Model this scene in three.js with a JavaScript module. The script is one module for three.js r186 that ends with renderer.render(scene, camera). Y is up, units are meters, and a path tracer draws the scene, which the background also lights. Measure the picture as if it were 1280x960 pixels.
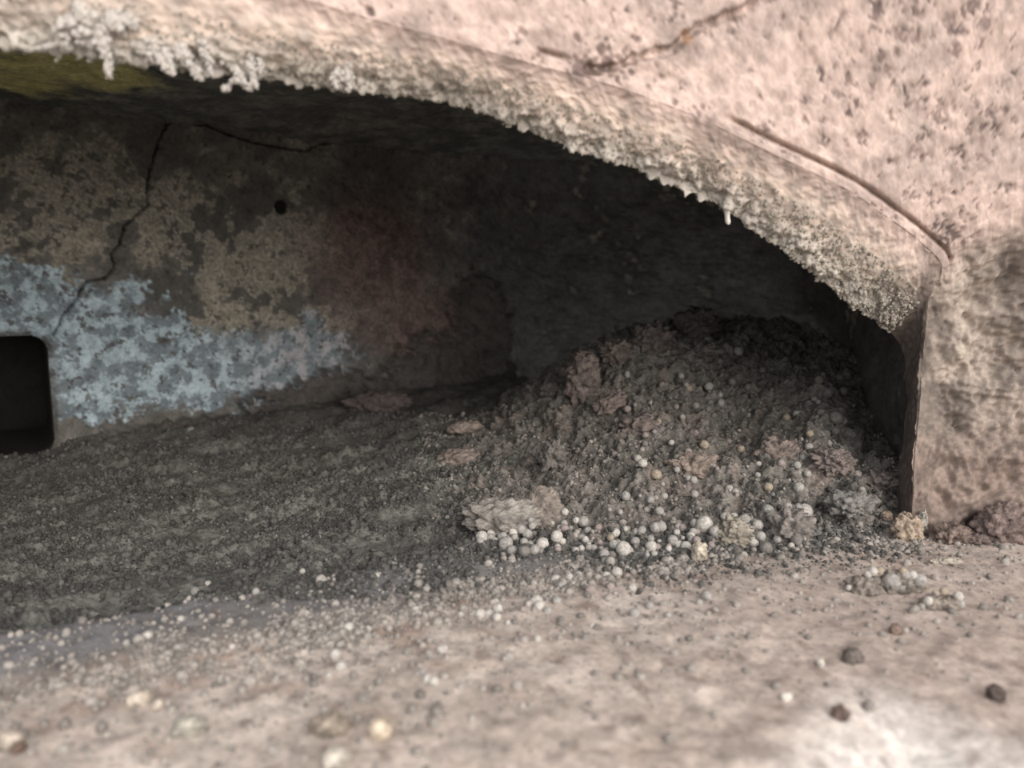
import * as THREE from 'three';
import { createNoise3D } from 'simplex-noise';
import { mergeGeometries, mergeVertices } from 'three/addons/utils/BufferGeometryUtils.js';

// ---------------------------------------------------------------- camera, sky, sun, exposure
const CY = 1.2;                                              // eye height above the ground outside
const camera = new THREE.PerspectiveCamera(53.13, 4 / 3, 0.02, 60);
camera.position.set(0, CY, 0);
camera.rotation.x = -7 * Math.PI / 180;
camera.updateMatrixWorld(true);
camera.focus = 1.36;
camera.userData.fStop = 2.3;

const scene = new THREE.Scene();
const renderer = new THREE.WebGLRenderer({ antialias: true });
renderer.toneMapping = THREE.LinearToneMapping;
renderer.toneMappingExposure = 1.62;
renderer.shadowMap.enabled = true;
{
  // an overcast sky: a little brighter towards the zenith
  const w = 64, h = 64, a = new Float32Array(w * h * 4);
  for (let y = 0; y < h; y++) for (let x = 0; x < w; x++) {
    const el = ((y + 0.5) / h - 0.5) * Math.PI, s = Math.max(0, Math.sin(el)), k = 0.75 + 0.25 * s, i = (y * w + x) * 4;
    const b = el < 0 ? 0.33 : k;
    a[i] = 0.985 * b; a[i + 1] = 0.985 * b; a[i + 2] = 1.0 * b; a[i + 3] = 1;
  }
  const t = new THREE.DataTexture(a, w, h, THREE.RGBAFormat, THREE.FloatType);
  t.mapping = THREE.EquirectangularReflectionMapping; t.magFilter = THREE.LinearFilter; t.minFilter = THREE.LinearFilter; t.needsUpdate = true;
  scene.background = t; scene.environment = t;
  scene.backgroundIntensity = 0.75; scene.environmentIntensity = 0.75;
}
const sun = new THREE.DirectionalLight(0xfff4ea, 2.0);       // hazy sun behind the viewer
sun.position.set(1.95, 2.3, 2.15);
sun.target.position.set(0, 1, -1);
sun.castShadow = true; sun.shadow.radius = 100; sun.shadow.mapSize.set(2048, 2048);
Object.assign(sun.shadow.camera, { left: -3, right: 3, top: 3, bottom: -3, near: 0.1, far: 12 });
sun.name = 'hazy_sun';
scene.add(sun, sun.target);

// ---------------------------------------------------------------- helpers
function rng(seed) { let s = seed >>> 0; return () => { s = (s + 0x6d2b79f5) | 0; let t = Math.imul(s ^ (s >>> 15), 1 | s); t = (t + Math.imul(t ^ (t >>> 7), 61 | t)) ^ t; return ((t ^ (t >>> 14)) >>> 0) / 4294967296; }; }
const rand = rng(7);
const N = createNoise3D(rng(11)), N2 = createNoise3D(rng(23));
const clamp = (x, a = 0, b = 1) => Math.min(b, Math.max(a, x));
const sm = (a, b, x) => { const t = clamp((x - a) / (b - a)); return t * t * (3 - 2 * t); };
const lerp = (a, b, t) => a + (b - a) * t;
const fbm = (x, y, z, o = 4) => { let s = 0, a = 0.5, f = 1; for (let i = 0; i < o; i++) { s += a * N(x * f, y * f, z * f); a *= 0.5; f *= 2.03; } return s; };
const billow = (x, y, z, o = 3) => { let s = 0, a = 0.5, f = 1; for (let i = 0; i < o; i++) { s += a * Math.abs(N2(x * f, y * f, z * f)); a *= 0.5; f *= 2.1; } return s; };
const hash = (i, j, k, n) => { let h = Math.imul(i, 374761393) ^ Math.imul(j, 668265263) ^ Math.imul(k, 2147483647 ^ 1274126177) ^ Math.imul(n, 1442695041); h = Math.imul(h ^ (h >>> 13), 1274126177); h = Math.imul(h ^ (h >>> 15), 2246822519); return ((h ^ (h >>> 16)) >>> 0) / 4294967296; };
function knobs(x, y, z, share = 1) {   // height of a crowd of half-sunk balls, one in every unit cell
  const i = Math.floor(x), j = Math.floor(y), k = Math.floor(z); let best = 0;
  for (let a = -1; a <= 1; a++) for (let b = -1; b <= 1; b++) for (let c = -1; c <= 1; c++) {
    if (hash(i + a, j + b, k + c, 5) > share) continue;
    const dx = i + a + hash(i + a, j + b, k + c, 1) - x, dy = j + b + hash(i + a, j + b, k + c, 2) - y, dz = k + c + hash(i + a, j + b, k + c, 3) - z, r = 0.25 + 0.5 * hash(i + a, j + b, k + c, 4), q = r * r - dx * dx - dy * dy - dz * dz;
    if (q > 0) best = Math.max(best, Math.sqrt(q));
  }
  return best;
}
const mix3 = (a, b, t) => [a[0] + (b[0] - a[0]) * t, a[1] + (b[1] - a[1]) * t, a[2] + (b[2] - a[2]) * t];
const V = (x, y, z) => new THREE.Vector3(x, y, z);
const used = {};
function numbered(name) { const n = used[name] = (used[name] ?? -1) + 1; return n ? `${name}_${String(n).padStart(3, '0')}` : name; }
function tag(o, label, category, group) { o.userData.label = label; o.userData.category = category; if (group) o.userData.group = group; return o; }
function structure(o, name, label) { o.name = name; o.userData.kind = 'structure'; if (label) o.userData.label = label; scene.add(o); return o; }
function shade(o) { o.traverse((m) => { if (m.isMesh) { m.castShadow = true; m.receiveShadow = true; } }); return o; }
// a point on the sight line through a pixel of the 1280 x 960 frame, at a depth along the view axis
const Q = camera.quaternion.clone(), CP = camera.position.clone();
const at = (px, py, d) => V((px - 640) / 960 * d, (480 - py) / 960 * d, -d).applyQuaternion(Q).add(CP);

// thin-plate spline y(x, z) through points
function spline(points) {
  const n = points.length, m = n + 3, A = [], r2 = (a, b) => { const q = (a.x - b.x) ** 2 + (a.z - b.z) ** 2; return q > 1e-12 ? 0.5 * q * Math.log(q) : 0; };
  for (let i = 0; i < m; i++) A.push(new Float64Array(m + 1));
  points.forEach((p, i) => { points.forEach((q, j) => { A[i][j] = r2(p, q) + (i === j ? 2e-3 : 0); }); A[i][n] = A[n][i] = 1; A[i][n + 1] = A[n + 1][i] = p.x; A[i][n + 2] = A[n + 2][i] = p.z; A[i][m] = p.y; });
  for (let c = 0; c < m; c++) {
    let b = c; for (let r = c + 1; r < m; r++) if (Math.abs(A[r][c]) > Math.abs(A[b][c])) b = r;
    [A[c], A[b]] = [A[b], A[c]];
    for (let r = 0; r < m; r++) if (r !== c) { const f = A[r][c] / A[c][c]; if (f) for (let k = c; k <= m; k++) A[r][k] -= f * A[c][k]; }
  }
  const w = A.map((row, i) => row[m] / row[i]);
  return (x, z) => { let y = w[n] + w[n + 1] * x + w[n + 2] * z; const o = { x, z }; for (let i = 0; i < n; i++) y += w[i] * r2(o, points[i]); return y; };
}
// distance to a polyline of [x, z], positive on its far side
function sided(line) {
  return (x, z) => {
    let best = 1e9, sign = 1;
    for (let i = 0; i + 1 < line.length; i++) {
      const [ax, az] = line[i], [bx, bz] = line[i + 1], dx = bx - ax, dz = bz - az, t = clamp(((x - ax) * dx + (z - az) * dz) / (dx * dx + dz * dz)), ex = x - ax - t * dx, ez = z - az - t * dz, q = ex * ex + ez * ez;
      if (q < best) { best = q; sign = dx * (z - az) - dz * (x - ax) < 0 ? 1 : -1; }
    }
    return sign * Math.sqrt(best);
  };
}

// ---------------------------------------------------------------- grain textures shared by the materials
function grainTexture(size, seed, fn) {
  const a = new Uint8Array(size * size * 4), r = rng(seed), lattice = Float32Array.from({ length: 65536 }, () => r() * 2 - 1);
  const tile = (u, v, f) => {   // value noise that repeats after f cells
    const x = u * f, y = v * f, i = Math.floor(x), j = Math.floor(y), p = x - i, q = y - j, at2 = (m, n) => lattice[((m % f) * 251 + (n % f) * 17 + f * 613 + ((m % f) * (n % f) * 7)) & 65535], e = p * p * (3 - 2 * p), g = q * q * (3 - 2 * q);
    return lerp(lerp(at2(i, j), at2(i + 1, j), e), lerp(at2(i, j + 1), at2(i + 1, j + 1), e), g);
  };
  for (let y = 0; y < size; y++) for (let x = 0; x < size; x++) {
    const g = clamp(fn((f) => tile(x / size, y / size, f))) * 255, i = (y * size + x) * 4;
    a[i] = a[i + 1] = a[i + 2] = g; a[i + 3] = 255;
  }
  const t = new THREE.DataTexture(a, size, size); t.wrapS = t.wrapT = THREE.RepeatWrapping; t.magFilter = THREE.LinearFilter; t.minFilter = THREE.LinearMipmapLinearFilter; t.generateMipmaps = true; t.needsUpdate = true;
  return t;
}
const fineGrain = grainTexture(512, 3, (n) => 0.62 + 0.16 * n(40) + 0.16 * n(90) + 0.12 * n(170));
const plasterGrain = grainTexture(512, 5, (n) => 0.66 + 0.12 * n(14) + 0.12 * n(40) + 0.10 * n(100));
const coated = (grain, bump, extra = {}) => new THREE.MeshStandardMaterial({ vertexColors: true, map: grain, bumpMap: grain, bumpScale: bump, roughness: 0.95, metalness: 0, side: THREE.DoubleSide, ...extra });
const soilMaterial = coated(fineGrain, 0.002, { name: 'soil' });
const plasterMaterial = coated(plasterGrain, 0.0007, { name: 'lime plaster' });
const sootMaterial = coated(plasterGrain, 0.0015, { name: 'sooty plaster' });
const K = 1.5;                                               // makes up for the mean of the grain maps

// ---------------------------------------------------------------- surfaces as grids
function gridMesh(nu, nv, point, color, uvOf, keep) {
  const pos = new Float32Array((nu + 1) * (nv + 1) * 3), col = new Float32Array(pos.length), uv = new Float32Array((nu + 1) * (nv + 1) * 2), ok = keep && new Uint8Array((nu + 1) * (nv + 1));
  let i = 0;
  for (let b = 0; b <= nv; b++) for (let a = 0; a <= nu; a++, i++) {
    const p = point(a / nu, b / nv, a, b);
    pos[i * 3] = p[0]; pos[i * 3 + 1] = p[1]; pos[i * 3 + 2] = p[2];
    const c = color(p, a / nu, b / nv);
    col[i * 3] = c[0] * K; col[i * 3 + 1] = c[1] * K; col[i * 3 + 2] = c[2] * K;
    const t = uvOf(p, a / nu, b / nv); uv[i * 2] = t[0]; uv[i * 2 + 1] = t[1];
    if (keep) ok[i] = keep(p, a / nu, b / nv) ? 1 : 0;
  }
  const index = [];
  for (let b = 0; b < nv; b++) for (let a = 0; a < nu; a++) {
    const p = b * (nu + 1) + a, q = p + 1, r = p + nu + 1, s = r + 1;
    if (keep && !(ok[p] && ok[q] && ok[r] && ok[s])) continue;
    index.push(p, q, r, q, s, r);
  }
  const g = new THREE.BufferGeometry();
  g.setAttribute('position', new THREE.BufferAttribute(pos, 3)); g.setAttribute('color', new THREE.BufferAttribute(col, 3)); g.setAttribute('uv', new THREE.BufferAttribute(uv, 2));
  g.setIndex(new THREE.BufferAttribute(new Uint32Array(index), 1));
  g.computeVertexNormals();
  return g;
}

// ================================================================ SETTING: the chamber wall
const plan = new THREE.CatmullRomCurve3([[-1.02, -0.86], [-1.34, -0.9], [-1.5, -1.2], [-1.42, -1.58], [-1.167, -1.75], [-0.726, -2.05], [-0.36, -2.29], [-0.1, -2.45], [-0.02, -2.5], [0.1, -2.5], [0.4, -2.4], [0.7, -2.2], [0.82, -1.95], [0.80, -1.68], [0.75, -1.45], [0.735, -1.36], [0.74, -1.25]].map(([x, z]) => V(x, 0, z)), false, 'centripetal');
const PLAN_N = 900, planPts = plan.getSpacedPoints(PLAN_N), planLength = plan.getLength();
const planAt = (u) => { const f = clamp(u / planLength) * PLAN_N, i = Math.min(PLAN_N - 1, Math.floor(f)), t = f - i, a = planPts[i], b = planPts[i + 1], dx = b.x - a.x, dz = b.z - a.z, l = Math.hypot(dx, dz); return [lerp(a.x, b.x, t), lerp(a.z, b.z, t), -dz / l, dx / l]; };   // x, z and the normal into the chamber
const insidePlan = (x, z) => { let odd = false; for (let i = 0, j = PLAN_N; i <= PLAN_N; j = i++) { const a = planPts[i], b = planPts[j]; if ((a.z > z) !== (b.z > z) && x < (b.x - a.x) * (z - a.z) / (b.z - a.z) + a.x) odd = !odd; } return odd || z > -1.34; };
// where a sight line meets the wall: metres along it and height
function onWall(px, py) {
  const d = at(px, py, 1).sub(CP); let best = null;
  for (let i = 0; i < PLAN_N; i++) {
    const a = planPts[i], b = planPts[i + 1], ex = b.x - a.x, ez = b.z - a.z, den = d.x * ez - d.z * ex;
    if (Math.abs(den) < 1e-9) continue;
    const t = (a.x * ez - a.z * ex) / den, s = (a.x * d.z - a.z * d.x) / den;
    if (t > 0 && s >= 0 && s <= 1 && (!best || t > best.t)) best = { t, u: (i + s) / PLAN_N * planLength, y: CY + t * d.y };
  }
  return best;
}
const wallBlob = (px, py, rx, ry) => { const c = onWall(px, py), e = onWall(px + rx, py), f = onWall(px, py + ry), ru = Math.abs(e.u - c.u), rv = Math.abs(f.y - c.y); return (u, y) => { const a = (u - c.u) / ru, b = (y - c.y) / rv; return a * a + b * b; }; };
const blobSum = (list, u, y) => { let s = 0; for (const b of list) s = Math.max(s, Math.exp(-b(u, y) * 0.9)); return s; };
const limeBlobs = [[20, 385, 90, 55], [130, 420, 90, 70], [180, 470, 130, 50], [260, 460, 110, 55], [360, 455, 100, 55], [120, 490, 90, 35]].map((a) => wallBlob(...a));
const oliveBlobs = [[100, 240, 90, 60], [60, 290, 90, 40], [250, 290, 90, 60], [330, 330, 110, 70], [330, 400, 120, 60]].map((a) => wallBlob(...a));
const redBlobs = [[470, 330, 90, 110], [520, 400, 80, 60], [450, 290, 50, 50]].map((a) => wallBlob(...a));
const footBlobs = [[420, 500, 110, 38], [560, 470, 80, 60], [260, 540, 120, 22], [600, 400, 40, 60]].map((a) => wallBlob(...a));
const crackLine = [[208, 155], [200, 170], [192, 200], [184, 235], [186, 256], [172, 268], [156, 282], [150, 305], [140, 318], [143, 335], [132, 348], [108, 352], [98, 372], [80, 395], [68, 420]].map(([x, y]) => { const p = onWall(x, y); return [p.u, p.y]; });
const crackLine2 = [[205, 152], [225, 157], [250, 160], [285, 172], [310, 180], [345, 186], [380, 192], [390, 184], [420, 182], [450, 170]].map(([x, y]) => { const p = onWall(x, y); return [p.u, p.y]; });
function lineDistance(line, u, y) { let best = 1e9; for (let i = 0; i + 1 < line.length; i++) { const [ax, ay] = line[i], [bx, by] = line[i + 1], dx = bx - ax, dy = by - ay, t = clamp(((u - ax) * dx + (y - ay) * dy) / (dx * dx + dy * dy)); best = Math.min(best, (u - ax - t * dx) ** 2 + (y - ay - t * dy) ** 2); } return Math.sqrt(best); }
const hole = (() => { const r = onWall(64, 500), l = onWall(-75, 500), t = onWall(45, 421), b = onWall(45, 568); return { u0: Math.min(l.u, r.u), u1: Math.max(l.u, r.u), y0: b.y, y1: t.y, r: 0.035 }; })();
const inHole = (u, y, grow = 0) => { const hx = (hole.u1 - hole.u0) / 2 + grow, hy = (hole.y1 - hole.y0) / 2 + grow, r = hole.r, x = Math.abs(u - (hole.u0 + hole.u1) / 2) - hx + r, z = Math.abs(y - (hole.y0 + hole.y1) / 2) - hy + r; return Math.hypot(Math.max(x, 0), Math.max(z, 0)) + Math.min(Math.max(x, z), 0) - r; };
const pinHole = wallBlob(350, 259, 7, 9);
const limeFade = onWall(300, 450).u;
const fold = onWall(615, 400).u;
const flake = (u, y) => fbm(u * 9, y * 9, 1.3, 5) * 1.2;
function limeMask(u, y) { return sm(-0.05, 0.1, blobSum(limeBlobs, u, y) * 0.95 - 0.42 + flake(u, y) * 0.42 + 0.35 * N(u * 55, y * 55, 4) * 0.35); }
function wallColor(u, y) {
  const n1 = fbm(u * 5, y * 5, 8, 4), n2 = fbm(u * 22, y * 22, 3, 4), n3 = N(u * 90, y * 90, 2);
  let c = mix3([0.105, 0.103, 0.096], [0.18, 0.173, 0.158], sm(-0.35, 0.4, n1 + 0.3 * n2));
  const left = sm(0.25, -0.1, u - fold);                   // the right bay is blacker with soot
  c = mix3(mix3([0.14, 0.136, 0.128], [0.10, 0.097, 0.091], sm(-0.3, 0.4, n1 + 0.3 * n2)), c, left);
  const ol = blobSum(oliveBlobs, u, y) * left;
  c = mix3(c, mix3([0.36, 0.335, 0.275], [0.25, 0.238, 0.20], sm(-0.3, 0.3, n3 + n2)), sm(0.36, 0.50, ol * 0.6 + n2 * 0.62 + n1 * 0.7) * 0.95);
  const rd = blobSum(redBlobs, u, y);
  c = mix3(c, mix3([0.21, 0.148, 0.135], [0.115, 0.08, 0.074], sm(-0.3, 0.3, n2 + 0.4 * n3)), sm(0.2, 0.9, rd) * 0.8);
  const lm = limeMask(u, y);
  c = mix3(c, mix3(mix3([0.43, 0.54, 0.60], [0.40, 0.405, 0.43], sm(limeFade - 0.12, limeFade + 0.2, u)), [0.19, 0.235, 0.262], sm(-0.3, 0.28, flake(u * 2.2 + 7, y * 2.2) + 0.25 * n3)), lm * 0.95);
  const lf = blobSum(limeBlobs, u, y);
  c = mix3(c, [0.17, 0.19, 0.205], (1 - lm) * sm(0.35, 0.75, lf) * 0.7);
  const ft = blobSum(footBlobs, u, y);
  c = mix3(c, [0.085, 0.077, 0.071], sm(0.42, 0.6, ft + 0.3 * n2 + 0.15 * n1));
  const near = sm(0.03, 0.0, inHole(u, y));                  // sooted rim of the flue
  c = mix3(c, [0.12, 0.115, 0.105], near * sm(-0.3, 0.3, n2 + 0.2) * 0.8);
  const spot = sm(0.56, 0.68, N(u * 30, y * 30, 12) * 0.7 + 0.3 * n3 + 0.15);
  c = mix3(c, [0.085, 0.082, 0.075], spot * 0.75 * left);
  const crack = Math.max(sm(1.3, 0.7, pinHole(u, y)), sm(0.0030, 0.0010, 0.0006 * (0.5 + N(u * 20, y * 20, 6)) + lineDistance(crackLine, u + 0.003 * N(u * 60, y * 60, 1), y)), 0.8 * sm(0.0034, 0.0015, lineDistance(crackLine2, u, y + 0.003 * N(u * 60, y * 60, 1))));
  return mix3(c, [0.012, 0.012, 0.011], crack);   // cracks and pin hole blackened: soot, plus their shade put into the colour
}
function wallPoint(u, y) {
  const [x, z, nx, nz] = planAt(u);
  let d = 0.022 * N(u * 1.9, y * 1.9, 5) + 0.008 * fbm(u * 7, y * 7, 9, 3) + 0.0035 * fbm(u * 40, y * 40, 2, 3);
  d += limeMask(u, y) * 0.0025;
  const foot = sm(0.42, 0.6, blobSum(footBlobs, u, y) + 0.3 * fbm(u * 22, y * 22, 3, 4) + 0.15 * fbm(u * 5, y * 5, 8, 4)); d += foot * (0.02 + 0.03 * billow(u * 12, y * 12, 4, 3));
  d += 0.05 * Math.exp(-(((u - fold - 0.06) / 0.07) ** 2)) * sm(CY + 0.2, CY - 0.2, y);             // a rib where the two bays meet
  d -= 0.015 * sm(0.0038, 0.0005, lineDistance(crackLine, u + 0.003 * N(u * 60, y * 60, 1), y)) * 1;
  d -= 0.010 * sm(0.004, 0.0005, lineDistance(crackLine2, u, y + 0.003 * N(u * 60, y * 60, 1)));
  d -= 0.02 * sm(1.2, 0.6, pinHole(u, y));
  d -= 0.012 * sm(0.015, 0, inHole(u, y));
  // the wall leans in at the top, to meet the ceiling
  d += 0.06 * sm(CY + 0.24, CY + 0.42, y) ** 2;
  return [x + nx * d, y, z + nz * d];
}
{
  const y0 = CY - 0.56, y1 = CY + 0.46;
  const u0 = onWall(-20, 300).u, u1 = onWall(700, 300).u, lo = Math.min(u0, u1), hi = Math.max(u0, u1);
  // most of the grid goes where the plaster is in view
  const uOf = (a) => a < 0.12 ? lo * a / 0.12 : a < 0.82 ? lerp(lo, hi, (a - 0.12) / 0.7) : lerp(hi, planLength, (a - 0.82) / 0.18);
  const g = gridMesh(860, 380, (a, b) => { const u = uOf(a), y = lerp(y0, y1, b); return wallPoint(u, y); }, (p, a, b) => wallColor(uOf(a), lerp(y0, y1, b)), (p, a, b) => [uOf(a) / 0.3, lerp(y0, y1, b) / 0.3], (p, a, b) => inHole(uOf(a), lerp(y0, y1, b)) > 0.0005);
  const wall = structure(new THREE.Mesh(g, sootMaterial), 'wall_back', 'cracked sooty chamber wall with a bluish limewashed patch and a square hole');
  // the flue behind the square hole
  const cu = (hole.u0 + hole.u1) / 2, cy = (hole.y0 + hole.y1) / 2, hx = (hole.u1 - hole.u0) / 2, hy = (hole.y1 - hole.y0) / 2, r = hole.r, [, , nx, nz] = planAt(cu);
  const ring = []; const n = 160;
  for (let i = 0; i <= n; i++) {   // rounded rectangle outline, by direction
    const t = i / n * Math.PI * 2, c = Math.cos(t), s = Math.sin(t); let k = Math.min(hx / Math.max(1e-6, Math.abs(c)), hy / Math.max(1e-6, Math.abs(s)));
    for (let j = 0; j < 24; j++) { const q = inHole(cu + c * k, cy + s * k); k -= q * 0.7; }
    ring.push([cu + c * k, cy + s * k]);
  }
  const flue = gridMesh(n, 30, (a, b) => { const [u, y] = ring[Math.round(a * n)], k = b < 0.07 ? lerp(1.16, 1.0, b / 0.07) : b < 0.84 ? 1 : 1 - (b - 0.84) / 0.16, uu = lerp(cu, u, k), yy = lerp(cy, y, k), base = wallPoint(uu, yy), dep = (b < 0.07 ? lerp(-0.012, -0.003, b / 0.07) : -0.003 - Math.min(b - 0.07, 0.77) / 0.77 * 0.42) + 0.006 * N(uu * 15, yy * 15, b * 6) - 0; return [base[0] + nx * dep, base[1], base[2] + nz * dep]; }, (p, a, b) => mix3([0.07, 0.067, 0.062], [0.015, 0.015, 0.015], sm(0.05, 0.16, b)), (p, a, b) => [a * 3, b * 2]);  // lining is dark grey at the mouth, black further in
  const fm = new THREE.Mesh(flue, sootMaterial); fm.name = 'flue_lining'; fm.userData.label = 'black lining of the square hole in the wall'; wall.add(fm);
}

// ================================================================ SETTING: the ceiling
const CEIL = 0.402;
function onCeiling(px, py) { const d = at(px, py, 1).sub(CP), t = CEIL / d.y; return [d.x * t, d.z * t]; }
{
  const yc = onCeiling(92, 88), yc2 = onCeiling(15, 105), ye = onCeiling(215, 85);
  const front = (x) => -(0.86 + 0.21 * clamp(x + 0.7, -0.6, 1.6));
  const g = gridMesh(280, 170, (a, b) => {
    const x = lerp(-1.7, 1.1, a), z = lerp(front(x), -2.75, b);
    return [x, CY + CEIL + 0.01 * N(x * 2, 3, z * 2) + 0.008 * fbm(x * 8, 1, z * 8, 3) + 0.003 * N(x * 60, 4, z * 60), z];
  }, (p) => {
    const n = fbm(p[0] * 9, 2, p[2] * 9, 4), n2 = fbm(p[0] * 40, 6, p[2] * 40, 3);
    let c = mix3([0.13, 0.132, 0.122], [0.24, 0.245, 0.22], sm(-0.3, 0.4, n + n2 * 0.5));
    const k = Math.max(Math.exp(-(((p[0] - yc[0]) / 0.16) ** 2 + ((p[2] - yc[1]) / 0.13) ** 2)), 0.8 * Math.exp(-(((p[0] - yc2[0]) / 0.14) ** 2 + ((p[2] - yc2[1]) / 0.16) ** 2)));
    c = mix3(c, [0.72, 0.67, 0.29], sm(0.3, 0.7, k + 0.3 * n + 0.1 * n2) * 0.9);
    return c;
  }, (p) => [p[0] / 0.3, p[2] / 0.3]);
  structure(new THREE.Mesh(g, sootMaterial), 'ceiling', 'sooty chamber ceiling with a yellow-green patch');
}

// ================================================================ SETTING: front wall with the arch
const archPairs = [   // front edge (px, py, depth), back edge (px, py, depth), direction of the face
  [[-560, 820, .70], [-470, 780, .92], [-1, 0, .05]], [[-560, 500, .70], [-470, 480, .92], [-1, 0, .05]], [[-540, 200, .70], [-450, 250, .92], [-1, .3, .05]], [[-420, -20, .70], [-380, 120, .92], [-.6, .8, .1]],
  [[-200, -110, .72], [-200, 75, .82], [-.2, 1, .2]], [[0, -95, .74], [0, 58, .80], [0, 1, .22]], [[200, -50, .78], [200, 84, .835], [.05, 1, .22]], [[380, 0, .82], [330, 98, .873], [.1, 1, .22]], [[470, 26, .845], [420, 110, .897], [.14, 1, .22]],
  [[560, 50, .87], [500, 118, .922], [.16, 1, .22]], [[640, 73, .89], [570, 129, .945], [.2, 1, .22]], [[710, 92, .91], [640, 152, .968], [.22, 1, .22]], [[780, 112, .935], [710, 184, .995], [.26, 1, .22]], [[860, 142, .96], [800, 212, 1.022], [.3, 1, .22]],
  [[960, 190, 1.0], [880, 246, 1.06], [.4, 1, .2]], [[1060, 238, 1.05], [960, 298, 1.105], [.5, .9, .18]], [[1110, 272, 1.09], [1020, 343, 1.15], [.6, .8, .16]], [[1150, 302, 1.13], [1062, 378, 1.205], [.75, .65, .15]], [[1176, 334, 1.17], [1102, 405, 1.26], [.9, .42, .14]],
  [[1160, 380, 1.21], [1128, 440, 1.31], [1, .22, .12]], [[1154, 440, 1.24], [1132, 490, 1.335], [1, .08, .1]], [[1150, 500, 1.26], [1128, 545, 1.35], [1, 0, .1]], [[1143, 580, 1.27], [1122, 610, 1.36], [1, -.02, .1]], [[1138, 680, 1.27], [1117, 690, 1.36], [1, -.05, .1]], [[1134, 820, 1.27], [1112, 820, 1.36], [1, -.2, .1]]];
const curveOf = (k) => new THREE.CatmullRomCurve3(archPairs.map((p) => at(...p[k])), false, 'centripetal');
const frontCurve = curveOf(0), backCurve = curveOf(1), outCurve = new THREE.CatmullRomCurve3(archPairs.map((p) => V(...p[2]).normalize()), false, 'centripetal');
const ARCH_N = 1400, samples = (c) => { const out = []; for (let i = 0; i <= ARCH_N; i++) out.push(c.getPoint(i / ARCH_N)); return out; };
const frontPts = samples(frontCurve), backPts = samples(backCurve), outDirs = samples(outCurve).map((v) => v.normalize());
const pick = (list, t, o) => { const f = clamp(t) * ARCH_N, i = Math.min(ARCH_N - 1, Math.floor(f)); return o.copy(list[i]).lerp(list[i + 1], f - i); };
const T_RIGHT = 18 / (archPairs.length - 1);                 // where the arch meets the jamb
const tmpF = V(), tmpB = V(), tmpO = V(), tmpT = V(), tmpT2 = V();
// base point: s < 0 soffit (-1 = back edge), s > 0 metres out on the face, s < -1 the hidden inner face
function archBase(t, s, o) {
  pick(frontPts, t, tmpF); pick(backPts, t, tmpB); pick(outDirs, t, tmpO);
  if (s >= 0) return o.copy(tmpF).addScaledVector(tmpO, s);
  if (s >= -1) { o.copy(tmpF).lerp(tmpB, -s); const bulge = 4 * -s * (1 + s); o.addScaledVector(tmpO, -0.004 * bulge); o.z += 0.008 * bulge; return o; }
  o.copy(tmpB).addScaledVector(tmpO, (-s - 1)); o.z -= (-s - 1) * 0.35; return o;
}
const faceCrack = [[965, -5], [925, 16], [880, 35], [862, 42], [845, 60], [800, 72], [765, 84], [735, 92]];
// where a sight line meets the face: brute search over the outer face
function onFace(px, py, soffit) {
  let best = 1e9, hit = null; const p = V();
  for (let i = 0; i <= 260; i++) for (let j = 0; j <= 60; j++) {
    const t = i / 260, s = soffit ? -j / 60 : j / 60 * 0.6; archBase(t, s, p);
    p.sub(CP).applyQuaternion(Q.clone().invert()); const x = 640 - p.x / p.z * 960, y = 480 + p.y / p.z * 960, d = (x - px) ** 2 + (y - py) ** 2;
    if (d < best) { best = d; hit = [t, s]; }
  }
  return archBase(hit[0], hit[1], V());
}
const faceCrackPts = faceCrack.map(([x, y]) => onFace(x, y));
const pitted = [[1210, 130, 0.10], [1150, 70, 0.09], [1120, 20, 0.08], [1230, 20, 0.07], [1040, 90, 0.06], [780, 80, 0.05], [1200, 270, 0.06], [700, 60, 0.05], [1100, 95, 0.07], [1190, 350, .05]].map(([x, y, r]) => [onFace(x, y), r]);
const seg = V(), seg2 = V();
function crackDistance(p) { let best = 1e9; for (let i = 0; i + 1 < faceCrackPts.length; i++) { seg.subVectors(faceCrackPts[i + 1], faceCrackPts[i]); seg2.subVectors(p, faceCrackPts[i]); const t = clamp(seg2.dot(seg) / seg.lengthSq()); best = Math.min(best, seg2.addScaledVector(seg, -t).lengthSq()); } return Math.sqrt(best); }
const rowS = (b) => b < 0.04 ? lerp(-1.5, -1, b / 0.04) : b < 0.36 ? lerp(-1, 0, (b - 0.04) / 0.32) : b < 0.92 ? 0.55 * ((b - 0.36) / 0.56) ** 1.5 : lerp(0.55, 1.7, ((b - 0.92) / 0.08) ** 1.6);
const jambness = (t) => sm(T_RIGHT - 0.03, T_RIGHT + 0.03, t);
function pitMask(p) {
  let k = 0; for (const [c, r] of pitted) k = Math.max(k, Math.exp(-p.distanceToSquared(c) / (r * r)));
  return sm(0.30, 0.62, N(p.x * 34, p.y * 34, p.z * 34) * 0.5 + 0.42 * N2(p.x * 100, p.y * 100, p.z * 100) + 0.25 * N(p.x * 12, p.y * 12, p.z * 12) + k * 0.36 - 0.1);
}
const jointGap = (p) => sm(0.1, 0.5, N(p.x * 6, p.y * 6, p.z * 6) + 0.25 + p.x * 1.2);
const archP = V(), archN = V(), pa = V(), pb = V();
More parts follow.
